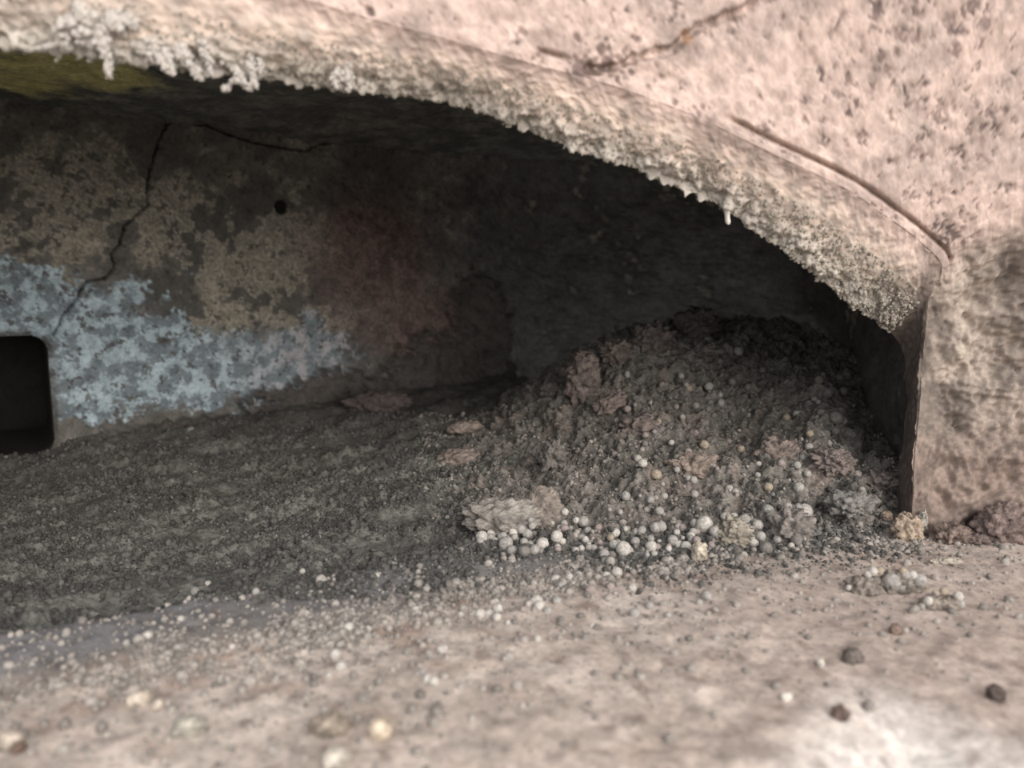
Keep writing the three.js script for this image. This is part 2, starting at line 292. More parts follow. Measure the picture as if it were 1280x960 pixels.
function archPoint(t, s) {
  const e = 0.002;
  archBase(t, s, archP);
  archBase(t + e, s, pa); archBase(t - e, s, pb); tmpT.subVectors(pa, pb);
  const es = s < 0 ? 0.03 : 0.01; archBase(t, Math.max(-1.4, s - es), pa); archBase(t, s + es, pb); tmpT2.subVectors(pb, pa);
  archN.crossVectors(tmpT, tmpT2).normalize(); if (archN.z < 0 && s > -1) archN.negate();
  const { x, y, z } = archP, j = jambness(t), face = sm(0.0, 0.06, s);
  let d = 0.006 * fbm(x * 9, y * 9, z * 9, 3) + 0.003 * fbm(x * 40, y * 40, z * 40, 3);
  d += j * face * (0.03 * (fbm(x * 7, y * 7, z * 7, 4)) + 0.03 * (billow(x * 9, y * 9, z * 9, 3) - 0.25) + 0.004 * N(x * 80, y * 80, z * 80));
  if (s >= 0) d -= 0.0022 * pitMask(archP) + 0.009 * sm(0.007, 0.001, crackDistance(archP) + 0.003 * N(x * 50, y * 50, z * 50));
  // lumpy, crumbling soffit edge
  if (s < 0) { const edge = sm(-0.45, -0.95, s); d += edge * (1 - 0.8 * j) * (0.010 * N(x * 30, y * 30, z * 30) + 0.006 * N(x * 75, y * 75, z * 75)) - 0.004 * billow(x * 45, y * 45, z * 45, 2) * (1 - edge); }
  // a raised bead along the front edge
  d += (1 - j) * 0.0025 * Math.exp(-(((s < 0 ? s * 0.2 : s) / 0.012) ** 2));
  d -= (1 - j) * 0.009 * Math.exp(-(((s - 0.016) / 0.003) ** 2)) * jointGap(archP);
  archP.addScaledVector(archN, d);
  return [archP.x, archP.y, archP.z];
}
{
  // most columns go to the stretch in view
  const tOf = (a) => a < 0.12 ? a / 0.12 * 0.17 : lerp(0.17, 1, (a - 0.12) / 0.88), q = V();
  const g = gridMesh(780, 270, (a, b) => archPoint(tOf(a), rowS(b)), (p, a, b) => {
    const t = tOf(a), s = rowS(b), j = jambness(t), [x, y, z] = p; q.set(x, y, z);
    const n = fbm(x * 6, y * 6, z * 6, 4), m = fbm(x * 30, y * 30, z * 30, 3);
    let c = mix3([0.55, 0.435, 0.39], [0.45, 0.365, 0.33], sm(-0.3, 0.35, n + 0.4 * m));
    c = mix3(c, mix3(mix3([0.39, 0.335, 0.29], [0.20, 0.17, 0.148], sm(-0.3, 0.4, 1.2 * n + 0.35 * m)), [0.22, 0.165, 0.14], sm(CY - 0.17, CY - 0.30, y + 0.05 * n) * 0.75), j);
    if (s < 0.004) { const f = sm(0.004, -0.4, s); c = mix3(c, mix3([0.66, 0.55, 0.475], [0.50, 0.43, 0.38], sm(-0.2, 0.3, m + 0.3 * n)), f * (1 - j)); c = mix3(c, [0.46, 0.45, 0.415], sm(-0.45, -1, s) * 0.85 * (1 - j)); c = mix3(c, [0.15, 0.14, 0.125], sm(T_RIGHT - 0.075, T_RIGHT - 0.02, t) * sm(-0.25, -0.6, s) * 0.8); c = mix3(c, [0.12, 0.10, 0.09], sm(-0.03, -0.2, s) * j); }  // right soffit end and jamb reveal darkened: their shade painted into the colour
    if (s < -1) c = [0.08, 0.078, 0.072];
    if (s > 0) {
      c = mix3(c, mix3([0.24, 0.18, 0.165], [0.12, 0.09, 0.085], sm(-0.1, 0.4, m)), pitMask(q) * (1 - 0.6 * j) * 0.95);
      const cd = crackDistance(q); c = mix3(c, [0.12, 0.08, 0.06], sm(0.010, 0.003, cd + 0.004 * N(x * 50, y * 50, z * 50)) * 0.9);
      c = mix3(c, [0.2, 0.14, 0.11], (1 - j) * Math.exp(-(((s - 0.016) / 0.0032) ** 2)) * jointGap(q) * 0.8);
      c = mix3(c, [0.42, 0.22, 0.1], sm(0.012, 0.003, q.distanceTo(faceCrackPts[3])) * 0.8);
    }
    return c;
  }, (p) => [(p[0] + 0.6 * p[2]) / 0.3, (p[1] - 0.8 * p[2]) / 0.3]);
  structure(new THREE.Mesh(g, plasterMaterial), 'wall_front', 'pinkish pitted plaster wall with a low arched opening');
}

// ================================================================ SETTING: sill, earth floor, heap (height fields over x, z)
const SILL = CY - 0.40;
const onLevel = (px, py, y) => { const d = at(px, py, 1).sub(CP), t = (y - CY) / d.y; return [d.x * t, d.z * t]; };
const earthEdge = sided([[-500, 870], [0, 815], [100, 797], [200, 778], [300, 757], [420, 741], [500, 726], [580, 704], [660, 696], [740, 694], [800, 706], [900, 692], [1000, 681], [1100, 671], [1280, 652], [1700, 640]].map(([x, y]) => onLevel(x, y, SILL)));
const ashShadeEdge = sided([[-500, 905], [0, 862], [150, 835], [300, 806], [420, 782], [560, 752], [680, 722], [780, 712], [900, 700], [1000, 690], [1280, 660], [1700, 650]].map(([x, y]) => onLevel(x, y, SILL)));
const offLine = (p, q, x, z) => ((q[0] - p[0]) * (z - p[1]) - (q[1] - p[1]) * (x - p[0])) / Math.hypot(q[0] - p[0], q[1] - p[1]);
const lipP = onLevel(860, 990, SILL), lipQ = onLevel(1030, 808, SILL), lipS = onLevel(1290, 905, SILL);
const lipEdge = (x, z) => { const a = -offLine(lipQ, lipS, x, z), b = -offLine(lipP, lipQ, x, z), k = 0.06, h = clamp(0.5 + 0.5 * (a - b) / k); return lerp(b, a, h) + k * h * (1 - h); };   // negative on the worn shoulder
const P = (px, py, d) => at(px, py, d);
const earthBase = spline([P(0, 780, 1.0), P(0, 700, 1.25), P(0, 600, 1.68), P(70, 566, 1.80), P(-150, 600, 1.6), P(-150, 760, 1.05), P(200, 750, 1.07), P(200, 650, 1.41), P(200, 570, 1.8), P(200, 535, 1.95), P(400, 735, 1.07), P(400, 650, 1.38), P(400, 560, 1.85), P(400, 500, 2.2), P(600, 690, 1.2), P(600, 620, 1.42), P(600, 545, 1.8), P(590, 475, 2.42), P(680, 470, 2.3), P(760, 680, 1.22), P(760, 600, 1.5), P(900, 660, 1.24), P(1000, 660, 1.22), P(1100, 650, 1.22), P(1140, 640, 1.2), P(1280, 645, 1.22), P(1280, 600, 1.5), V(0.3, CY - 0.28, -2.2), V(0.8, CY - 0.25, -2.2), V(0.75, CY - .35, -1.5), V(-1.4, CY - .38, -1.7)]);
const heapBase = spline([P(560, 640, 1.36), P(600, 560, 1.70), P(640, 500, 2.05), P(700, 660, 1.25), P(690, 560, 1.62), P(700, 460, 2.0), P(760, 660, 1.25), P(760, 560, 1.5), P(760, 430, 1.84), P(850, 660, 1.25), P(850, 560, 1.48), P(850, 470, 1.72), P(850, 418, 1.9), P(930, 650, 1.25), P(950, 545, 1.56), P(920, 425, 1.88), P(1010, 640, 1.24), P(1020, 540, 1.44), P(1040, 480, 1.6), P(1062, 466, 1.66), P(1000, 445, 1.85), P(1080, 640, 1.22), P(1080, 580, 1.36), P(1120, 620, 1.24), V(0.45, CY - 0.07, -2.3), V(0.75, CY - 0.08, -2.1), V(0.2, CY - 0.14, -2.4), V(0.82, CY - .2, -1.6)]);
const heapOutline = sided([[470, 500], [520, 600], [560, 655], [620, 688], [720, 690], [800, 690], [900, 680], [1000, 668], [1130, 645], [1135, 600]].map(([x, y]) => onLevel(x, y, SILL)));
const streak = (x, z) => N2((x * 0.82 - z * 0.57) * 3.2, 7, (x * 0.57 + z * 0.82) * 11);        // low ridges running along the sill
function sillTop(x, z) {
  let y = SILL + 0.006 * fbm(x * 6, 5, z * 6, 3) + 0.0035 * fbm(x * 26, 9, z * 26, 4);
  const e = lipEdge(x, z);                                    // worn shoulder towards the viewer
  if (e < 0) y -= 0.03 * (1 - Math.cos(Math.min(1, -e / 0.2) * Math.PI / 2)) + Math.max(0, -e - 0.06) * 0.25;
  if (z > -0.42) y -= (z + 0.42) ** 2 * 2.2;
  return y;
}
const sillY = (x, z) => { const e = earthEdge(x, z); return sillTop(x, z) - Math.max(0, e - 0.05) * 0.9; };
function earthY(x, z) {
  const e = earthEdge(x, z) + 0.012 * N(x * 14, 3, z * 14) + 0.006 * N(x * 45, 3, z * 45);
  const rough = sm(0, 0.05, e) * 0.75 + 0.25, far = sm(-1.7, -1.9, z);
  const y0 = earthBase(x, z), smooth = sm(0.12, 0.35, fbm(x * 3.2, 14, z * 6, 2) + 0.2 + 0.3 * far) * 0.85;
  let d = 0.011 * streak(x, z) + 0.012 * fbm(x * 5, 12, z * 9, 2) + 0.008 * fbm(x * 13, 2, z * 13, 3);
  d += (1 - smooth) * (0.022 * (billow(x * 22, 4, z * 22, 3) - 0.25) + 0.008 * knobs(x * 55, 3, z * 55, 0.7) + 0.003 * knobs(x * 130, 5, z * 130, 0.8) + 0.003 * N(x * 160, 6, z * 160));
  d += smooth * 0.0012 * N(x * 90, 6, z * 90);
  const land = y0 + d * rough;
  const edge = sillTop(x, z) - 0.005 + e * 0.32;                // thins out onto the sill
  const k = 0.012, h = clamp(0.5 + 0.5 * (land - edge) / k);   // smooth minimum
  return lerp(land, edge, h) - k * h * (1 - h);
}
const heapOut = (x, z) => heapOutline(x, z) + 0.03 * N(x * 7, 8, z * 7) + 0.012 * N(x * 24, 8, z * 24);
const heapSmooth = (x, z) => { const y = heapBase(x, z), e = earthBase(x, z) - 0.012 + heapOut(x, z) * 0.9, h = clamp(0.5 + 0.5 * (y - e) / 0.02); return lerp(y, e, h) - 0.02 * h * (1 - h); };
function heapRelief(x, y, z) {
  const up = sm(CY - 0.28, CY - 0.08, y), k = sm(-0.25, 0.2, fbm(x * 7, y * 7, z * 7, 2));
  return 0.042 * (billow(x * 8, y * 8, z * 8, 3) - 0.22) + 0.02 * (billow(x * 26, y * 26, z * 26, 2) - 0.2) + k * (0.013 * knobs(x * 38, y * 38, z * 38, 0.75) + 0.0065 * knobs(x * 85, y * 85, z * 85, 0.7)) + 0.0025 * N(x * 150, y * 150, z * 150) - 0.006;
}
function heapPoint(x, z) {
  const e = 0.006, y = heapSmooth(x, z), gx = (heapSmooth(x + e, z) - heapSmooth(x - e, z)) / (2 * e), gz = (heapSmooth(x, z + e) - heapSmooth(x, z - e)) / (2 * e), l = Math.hypot(gx, 1, gz), d = heapRelief(x, y, z);
  return [x - gx / l * d, y + d / l, z - gz / l * d];
}
const heapY = (x, z) => { if (x < -0.35 || z > -1.05) return -9; const y = heapSmooth(x, z); return y < earthBase(x, z) - 0.08 ? y : y + heapRelief(x, y, z) * 1.15; };
const groundY = (x, z) => Math.max(sillY(x, z), earthY(x, z), heapY(x, z));
// fan-shaped grid: finer near the viewer
const fanX = (a, z) => lerp(-0.72, 0.64, a) * (0.6 - z), fanZ = (b) => -(0.12 * Math.pow(2.75 / 0.12, b));
function field(nu, nv, z0, z1, a0, a1, fn, color, keep) {
  const point = fn.length ? fn : null, b0 = Math.log(-z0 / 0.12) / Math.log(2.75 / 0.12), b1 = Math.log(-z1 / 0.12) / Math.log(2.75 / 0.12);
  return gridMesh(nu, nv, (a, b) => { const z = fanZ(lerp(b0, b1, b)), x = fanX(lerp(a0, a1, a), z), y = point(x, z); return Array.isArray(y) ? y : [x, y, z]; }, color, (p) => [(p[0] + 0.25 * p[1]) / 0.25, (p[2] - 1.1 * p[1]) / 0.25], keep);
}
{
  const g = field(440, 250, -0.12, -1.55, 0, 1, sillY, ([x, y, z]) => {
    const n = fbm(x * 5, 1, z * 5, 4), m = fbm(x * 28, 3, z * 28, 3), e = ashShadeEdge(x, z) + 0.03 * n + 0.012 * m;
    let c = mix3([0.56, 0.495, 0.445], [0.455, 0.395, 0.35], sm(-0.3, 0.35, n + 0.5 * m));
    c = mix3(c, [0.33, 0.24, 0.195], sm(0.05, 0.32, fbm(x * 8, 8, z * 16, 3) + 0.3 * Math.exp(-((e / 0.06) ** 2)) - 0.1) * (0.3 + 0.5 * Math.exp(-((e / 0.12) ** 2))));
    const rightSide = sm(0.1, 0.35, x);
    c = mix3(c, [0.43, 0.36, 0.325], rightSide * 0.55);
    const pale = sm(0.0, -0.11, lipEdge(x, z)) * sm(-0.35, 0.25, n + 0.5 * m + 0.2);
    c = mix3(c, [0.74, 0.72, 0.69], pale * 0.85);  // brightness of the shoulder facing the light, painted as a paler tone
    c = mix3(c, [0.19, 0.188, 0.186], sm(-0.03, 0.06, e) * 0.92);  // ash film, with the shade under the arch mixed into its grey
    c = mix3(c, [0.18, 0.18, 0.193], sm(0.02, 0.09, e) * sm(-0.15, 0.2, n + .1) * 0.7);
    const pit = sm(0.5, 0.62, N(x * 24, 5, z * 24) * 0.75 + 0.25 * m); c = mix3(c, [0.2, 0.155, 0.13], pit * 0.6);
    return c;
  });
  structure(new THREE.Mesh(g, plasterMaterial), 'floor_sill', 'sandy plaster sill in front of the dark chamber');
}
function earthColor(x, y, z) {
  const n = fbm(x * 5, 4, z * 5, 3), m = fbm(x * 32, 2, z * 32, 3), e = earthEdge(x, z);
  let c = mix3([0.095, 0.096, 0.088], [0.175, 0.175, 0.16], sm(-0.35, 0.4, n * 0.6 + m));
  const mid = Math.exp(-(((x + 0.3) / 0.35) ** 2 + ((z + 1.45) / 0.28) ** 2)); c = mix3(c, [0.20, 0.20, 0.178], mid * 0.6 * sm(-0.4, 0.2, m));
  c = mix3(c, [0.235, 0.23, 0.225], sm(0.13, 0.0, e + 0.05 * n) * 0.8);
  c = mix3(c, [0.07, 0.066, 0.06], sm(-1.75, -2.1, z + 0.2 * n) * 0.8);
  return c;
}
{
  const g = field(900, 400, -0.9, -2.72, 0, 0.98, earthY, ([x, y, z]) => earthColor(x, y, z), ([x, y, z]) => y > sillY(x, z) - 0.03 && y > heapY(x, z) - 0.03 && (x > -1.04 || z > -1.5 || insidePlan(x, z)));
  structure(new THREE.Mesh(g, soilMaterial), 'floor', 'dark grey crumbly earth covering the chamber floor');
}
const heap = (() => {
  const g = field(660, 560, -1.12, -2.12, 0.40, 0.99, heapPoint, ([x, y, z]) => {
    const n = fbm(x * 6, 4, z * 6, 3), m = fbm(x * 38, 2, z * 38, 3);
    let c = mix3([0.13, 0.122, 0.109], [0.225, 0.21, 0.19], sm(-0.35, 0.4, n * 0.5 + m));
    c = mix3(c, [0.245, 0.20, 0.178], sm(0.16, 0.4, fbm(x * 9, 9, z * 9, 2)) * 0.5);
    c = mix3(c, [0.21, 0.208, 0.19], sm(CY - 0.17, CY - 0.06, y + 0.03 * n) * 0.5);  // heap top painted lighter, standing in for fill light
    c = mix3(c, [0.30, 0.275, 0.25], sm(0.07, 0.0, heapOutline(x, z)) * sm(-0.1, 0.2, m) * 0.6);
    return c;
  }, ([x, y, z]) => y > earthY(x, z) - 0.03 && z < -1.1 && insidePlan(x, z));
  const m = new THREE.Mesh(g, soilMaterial); m.name = 'earth_heap';
  tag(m, 'big heap of crumbly brown earth studded with nodules below the arch', 'heap'); scene.add(m); return shade(m);
})();
{  // the ground outside, well below the sill; unseen, raised and pale to bounce light
  const g = gridMesh(120, 120, (a, b) => { const x = lerp(-5, 5, a), z = lerp(-0.75, 7, b); return [x, 0.35 + 0.03 * fbm(x * 0.8, 1, z * 0.8, 3), z]; }, ([x, y, z]) => mix3([0.50, 0.44, 0.38], [0.42, 0.36, 0.31], sm(-0.3, 0.3, fbm(x, 2, z, 3))), (p) => [p[0] / 0.5, p[2] / 0.5]);
  structure(new THREE.Mesh(g, plasterMaterial), 'ground', 'unseen bare earth outside the opening');
}
// where a sight line meets sill, earth or heap
function onGround(px, py) {
  const d = at(px, py, 1).sub(CP); let t = 0.35;
  for (; t < 3; t += 0.004) { const x = CP.x + d.x * t, z = CP.z + d.z * t; if (CY + d.y * t < groundY(x, z)) break; }
  t -= 0.002; const x = d.x * t, z = d.z * t; return V(x, groundY(x, z), z);
}
const pxAt = (p) => -V(p.x, p.y, p.z).sub(CP).applyQuaternion(Q.clone().invert()).z / 960;   // metres per pixel at a point

// ================================================================ OBJECTS
function colored(g, fn, K = 1.5) { const p = g.attributes.position, c = new Float32Array(p.count * 3); for (let i = 0; i < p.count; i++) { const k = fn(p.getX(i), p.getY(i), p.getZ(i)); c.set([k[0] * K, k[1] * K, k[2] * K], i * 3); } g.setAttribute('color', new THREE.BufferAttribute(c, 3)); return g; }
function lump(seed, sx, sy, sz, rough, detail, tone, knob = 0, plain = Math.max(sx, sy, sz) > 0.5) {
  let g = new THREE.IcosahedronGeometry(1, detail); g.deleteAttribute('uv'); g.deleteAttribute('normal'); g = mergeVertices(g, 1e-5);
  const p = g.attributes.position, o = seed * 7.31, q = Math.cbrt(sx * sy * sz);
  for (let i = 0; i < p.count; i++) {
    const x = p.getX(i), y = p.getY(i), z = p.getZ(i);
    const X = x * sx / q + o, Y = y * sy / q, Z = z * sz / q, thin = Math.min(sx, sy, sz) / q;
    const k = 1 + rough * (0.8 * fbm(X * 1.3, Y * 1.3, Z * 1.3, 3) + 0.25 * thin * fbm(X * 5, Y * 5, Z * 5, 2)) + knob * (0.5 * (billow(X * 1.6, Y * 1.6, Z * 1.6, 3) - 0.25) + 0.45 * thin * knobs(X * 2.6, Y * 2.6, Z * 2.6, 0.8));
    p.setXYZ(i, x * k * sx, y * k * sy, z * k * sz);
  }
  g.computeVertexNormals();
  const uv = new Float32Array(p.count * 2); for (let i = 0; i < p.count; i++) { uv[i * 2] = (p.getX(i) + p.getZ(i) * 0.7) / 0.25; uv[i * 2 + 1] = (p.getY(i) - p.getZ(i) * 0.5) / 0.25; } g.setAttribute('uv', new THREE.BufferAttribute(uv, 2));
  return colored(g, (x, y, z) => { const n = fbm(x * (plain ? 2 : 45) + o, y * (plain ? 2 : 45), z * (plain ? 2 : 45), 3); return mix3(tone, tone.map((v) => v * 0.6), sm(-0.3, 0.4, n)); }, plain ? 1 : 1.5);
}
// ---- nodules
const nodShapes = [1, 2, 3, 4, 5].map((s) => lump(s, 1, 0.94, 0.98, 0.10, 5, [0.62, 0.62, 0.62]));
const nodTones = { pale: [0.98, 0.94, 0.87], grey: [0.70, 0.675, 0.635], dim: [0.40, 0.375, 0.345], dark: [0.25, 0.235, 0.22], tan: [0.72, 0.62, 0.48], pink: [0.62, 0.53, 0.50] };
const nodMats = Object.fromEntries(Object.entries(nodTones).map(([k, c]) => { const m = new THREE.MeshStandardMaterial({ vertexColors: true, roughness: 0.85, name: k + ' nodule' }); m.color.setRGB(...c); return [k, m]; }));
const nodProtos = {};
function nodule(px, py, r, tone, label, group, sink = group.startsWith('nodules along') ? 0.12 : group.startsWith('nodules strewn') ? 0.3 : 0.15) {
  const p = onGround(px, py), m = pxAt(p);
  const key = tone + Math.floor(rand() * nodShapes.length);
  const o = nodProtos[key] ? nodProtos[key].clone() : (nodProtos[key] = new THREE.Mesh(nodShapes[+key.slice(-1)], nodMats[tone]));
  o.name = numbered('nodule'); o.userData = {}; tag(o, label, 'nodule', group);
  const R = r * m * (group.startsWith('nodules in the') || group.startsWith('nodules on') ? 1 : 1.2); o.scale.set(R * (0.92 + rand() * 0.16), R * (0.92 + rand() * 0.16), R); o.rotation.set(rand() * 6, rand() * 6, rand() * 6);
  o.position.copy(p); o.position.y += R * (1 - 2 * sink) * 0.8; scene.add(o); return shade(o);
}
const zones = {
  row: ['pale rounded nodule in the crowded row along the foot of the heap', 'nodules along the foot of the heap'],
  ledge: ['small pale nodule lying loose in the line along the sandy sill', 'nodules strewn along the sill'],
  heap: ['small grey round nodule stuck in the steep face of the heap', 'nodules in the face of the heap'],
  crest: ['dim grey nodule on the dark upper slope of the heap', 'nodules on the upper slope of the heap'],
  rightbank: ['grey-brown nodule on the heap bank beside the inner jamb', 'nodules on the bank beside the jamb'],
  earth: ['little pale nodule lying on the dark crumbly earth floor', 'nodules on the earth floor'],
};
// those one can point to: [px, py, radius in pixels, tone, zone]
const seen = [
  // foot of the heap, by the crust
  [632, 686, 8, 'grey', 'row'], [640, 692, 6, 'grey', 'row'], [655, 695, 7, 'dim', 'row'], [662, 684, 5, 'grey', 'row'], [678, 686, 7, 'pale', 'row'], [668, 692, 6, 'grey', 'row'], [628, 676, 6, 'grey', 'row'], [614, 671, 5, 'pale', 'row'], [601, 669, 7, 'pale', 'row'], [600, 680, 4, 'grey', 'row'], [619, 678, 3, 'pale', 'row'],
  [691, 657, 4, 'pale', 'row'], [706, 645, 4, 'pale', 'row'], [705, 656, 4, 'grey', 'row'], [700, 664, 4, 'pale', 'row'], [696, 674, 7, 'pale', 'row'], [703, 679, 4, 'pale', 'row'], [713, 662, 3, 'grey', 'row'], [720, 654, 4, 'pale', 'row'], [729, 660, 6, 'grey', 'row'], [727, 672, 5, 'grey', 'row'], [735, 665, 4, 'grey', 'row'], [736, 687, 4, 'grey', 'row'], [742, 688, 4, 'grey', 'row'], [755, 697, 6, 'grey', 'row'], [767, 681, 5, 'pale', 'row'], [763, 676, 4, 'tan', 'row'],
  [779, 692, 8, 'pale', 'row'], [794, 680, 5, 'grey', 'row'], [795, 669, 5, 'grey', 'row'], [802, 669, 5, 'grey', 'row'], [814, 686, 6, 'pale', 'row'], [813, 676, 4, 'grey', 'row'], [818, 697, 4, 'pale', 'row'], [819, 666, 6, 'grey', 'row'], [826, 661, 6, 'grey', 'row'], [857, 688, 6, 'pale', 'row'], [841, 680, 6, 'grey', 'row'], [868, 656, 5, 'grey', 'row'], [880, 659, 9, 'pale', 'row'], [893, 670, 6, 'grey', 'row'], [883, 667, 4, 'pale', 'row'], [906, 650, 5, 'pale', 'row'], [917, 651, 5, 'pale', 'row'], [930, 654, 6, 'grey', 'row'], [922, 667, 5, 'pale', 'row'], [928, 663, 4, 'grey', 'row'], [947, 661, 6, 'pale', 'row'], [950, 675, 6, 'grey', 'row'], [939, 675, 4, 'pale', 'row'], [964, 652, 5, 'grey', 'row'], [960, 642, 6, 'grey', 'row'], [984, 637, 5, 'grey', 'row'], [997, 660, 4, 'pink', 'row'], [1006, 644, 8, 'pale', 'row'], [998, 637, 5, 'grey', 'row'], [1006, 668, 6, 'grey', 'row'], [995, 680, 6, 'dim', 'row'], [942, 683, 5, 'pale', 'row'], [957, 690, 7, 'dim', 'row'],
  // loose on the sill
  [695, 728, 6, 'pale', 'ledge'], [712, 724, 5, 'pale', 'ledge'], [702, 733, 5, 'grey', 'ledge'], [717, 731, 3, 'pale', 'ledge'], [690, 737, 3, 'pale', 'ledge'], [758, 722, 5, 'pale', 'ledge'], [771, 718, 6, 'pale', 'ledge'], [756, 732, 4, 'pink', 'ledge'], [790, 737, 5, 'pale', 'ledge'], [738, 740, 6, 'pink', 'ledge'], [763, 736, 5, 'pink', 'ledge'], [784, 722, 4, 'pink', 'ledge'], [670, 754, 7, 'pale', 'ledge'], [674, 759, 6, 'pale', 'ledge'], [661, 757, 4, 'pale', 'ledge'], [684, 765, 5, 'grey', 'ledge'], [696, 753, 5, 'grey', 'ledge'], [622, 763, 6, 'pale', 'ledge'], [621, 774, 5, 'pale', 'ledge'], [611, 770, 5, 'pale', 'ledge'], [600, 770, 6, 'pale', 'ledge'], [594, 768, 4, 'pale', 'ledge'], [576, 770, 3, 'pale', 'ledge'], [620, 752, 3, 'pale', 'ledge'], [635, 780, 3, 'pale', 'ledge'], [654, 764, 4, 'pink', 'ledge'], [519, 765, 4, 'pale', 'ledge'], [502, 773, 3, 'pale', 'ledge'], [436, 787, 6, 'pale', 'ledge'], [447, 792, 4, 'grey', 'ledge'], [460, 789, 4, 'pale', 'ledge'], [468, 795, 3, 'pale', 'ledge'], [413, 809, 5, 'pale', 'ledge'], [419, 821, 7, 'pale', 'ledge'], [426, 836, 6, 'pale', 'ledge'], [411, 846, 4, 'pale', 'ledge'], [290, 810, 4, 'pale', 'ledge'], [184, 798, 6, 'pale', 'ledge'], [222, 813, 5, 'grey', 'ledge'], [226, 775, 4, 'pale', 'ledge'], [158, 805, 4, 'grey', 'ledge'], [240, 832, 4, 'pale', 'ledge'], [244, 743, 6, 'grey', 'earth'], [320, 743, 5, 'grey', 'earth'], [260, 731, 4, 'pale', 'earth'], [378, 716, 4, 'pale', 'earth'], [471, 721, 4, 'pale', 'earth'], [495, 709, 3, 'pale', 'earth'], [551, 814, 5, 'pale', 'ledge'], [555, 813, 4, 'pale', 'ledge'], [534, 849, 5, 'pale', 'ledge'], [542, 854, 6, 'pale', 'ledge'], [528, 842, 4, 'grey', 'ledge'], [741, 784, 4, 'pale', 'ledge'], [672, 800, 4, 'pale', 'ledge'], [650, 792, 3, 'pink', 'ledge'], [883, 748, 6, 'grey', 'ledge'], [874, 755, 4, 'grey', 'ledge'], [793, 769, 6, 'grey', 'ledge'], [812, 760, 5, 'grey', 'ledge'], [835, 771, 4, 'grey', 'ledge'],
  // in the face of the heap
  [797, 577, 5, 'pale', 'heap'], [823, 530, 4, 'tan', 'heap'], [861, 487, 5, 'tan', 'heap'], [886, 488, 6, 'grey', 'heap'], [923, 443, 6, 'grey', 'heap'], [884, 424, 4, 'grey', 'heap'], [880, 558, 6, 'tan', 'heap'], [926, 564, 5, 'tan', 'heap'], [839, 556, 4, 'pale', 'heap'], [853, 523, 4, 'grey', 'heap'], [870, 510, 5, 'grey', 'heap'], [901, 505, 5, 'grey', 'heap'], [774, 489, 4, 'pink', 'heap'], [784, 516, 5, 'pink', 'heap'], [784, 471, 4, 'grey', 'heap'], [803, 582, 6, 'pale', 'heap'], [820, 597, 7, 'tan', 'heap'], [824, 642, 6, 'grey', 'heap'], [813, 626, 5, 'grey', 'heap'], [830, 621, 5, 'grey', 'heap'], [867, 605, 5, 'grey', 'heap'], [860, 600, 4, 'grey', 'heap'], [911, 613, 5, 'grey', 'heap'], [919, 616, 5, 'grey', 'heap'], [960, 615, 6, 'tan', 'heap'], [782, 622, 6, 'grey', 'heap'], [775, 640, 4, 'grey', 'heap'], [808, 637, 4, 'grey', 'heap'], [869, 544, 5, 'pink', 'heap'], [860, 568, 5, 'pink', 'heap'], [846, 572, 4, 'grey', 'heap'], [890, 580, 5, 'pink', 'heap'], [868, 620, 5, 'grey', 'heap'], [846, 590, 4, 'grey', 'heap'], [915, 483, 5, 'dim', 'crest'], [935, 490, 5, 'dim', 'crest'], [953, 466, 5, 'dim', 'crest'], [970, 421, 4, 'dim', 'crest'], [1007, 400, 4, 'dim', 'crest'], [908, 434, 4, 'dim', 'crest'], [850, 405, 4, 'dim', 'crest'], [996, 462, 4, 'dim', 'crest'], [900, 455, 4, 'dim', 'crest'], [936, 520, 4, 'grey', 'crest'],
  // bank by the jamb
  [1058, 470, 6, 'dim', 'rightbank'], [1050, 475, 5, 'dim', 'rightbank'], [1024, 479, 6, 'dim', 'rightbank'], [1035, 497, 7, 'dim', 'rightbank'], [1054, 493, 6, 'dim', 'rightbank'], [996, 519, 5, 'grey', 'rightbank'], [983, 527, 5, 'tan', 'rightbank'], [1000, 540, 5, 'tan', 'rightbank'], [1012, 547, 5, 'tan', 'rightbank'], [1034, 558, 6, 'grey', 'rightbank'], [1045, 530, 9, 'dim', 'rightbank'], [1054, 530, 6, 'dim', 'rightbank'], [1044, 542, 6, 'dim', 'rightbank'], [1018, 503, 4, 'grey', 'rightbank'], [1023, 504, 4, 'grey', 'rightbank'], [1026, 519, 5, 'dim', 'rightbank'], [1011, 562, 5, 'grey', 'rightbank'], [988, 562, 5, 'pink', 'rightbank'], [996, 567, 5, 'pink', 'rightbank'], [965, 554, 7, 'pink', 'rightbank'], [976, 580, 5, 'pink', 'rightbank'], [996, 586, 5, 'grey', 'rightbank'], [1003, 575, 4, 'grey', 'rightbank'], [948, 582, 4, 'pale', 'rightbank'], [947, 595, 4, 'grey', 'rightbank'], [1009, 596, 5, 'grey', 'rightbank'], [998, 613, 7, 'grey', 'rightbank'],
];
const toneWord = { pale: 'pale', grey: 'grey', dim: 'dim', dark: 'dark', tan: 'tan', pink: 'pinkish' };
const alike = {}, ordinal = ['leftmost', 'second from left', 'third from left', 'fourth from left', 'fifth from left', 'sixth from left', 'seventh from left', 'eighth from left', 'ninth from left', 'tenth from left', 'eleventh from left', 'twelfth from left', 'thirteenth from left', 'fourteenth from left', 'fifteenth from left', 'sixteenth from left'];
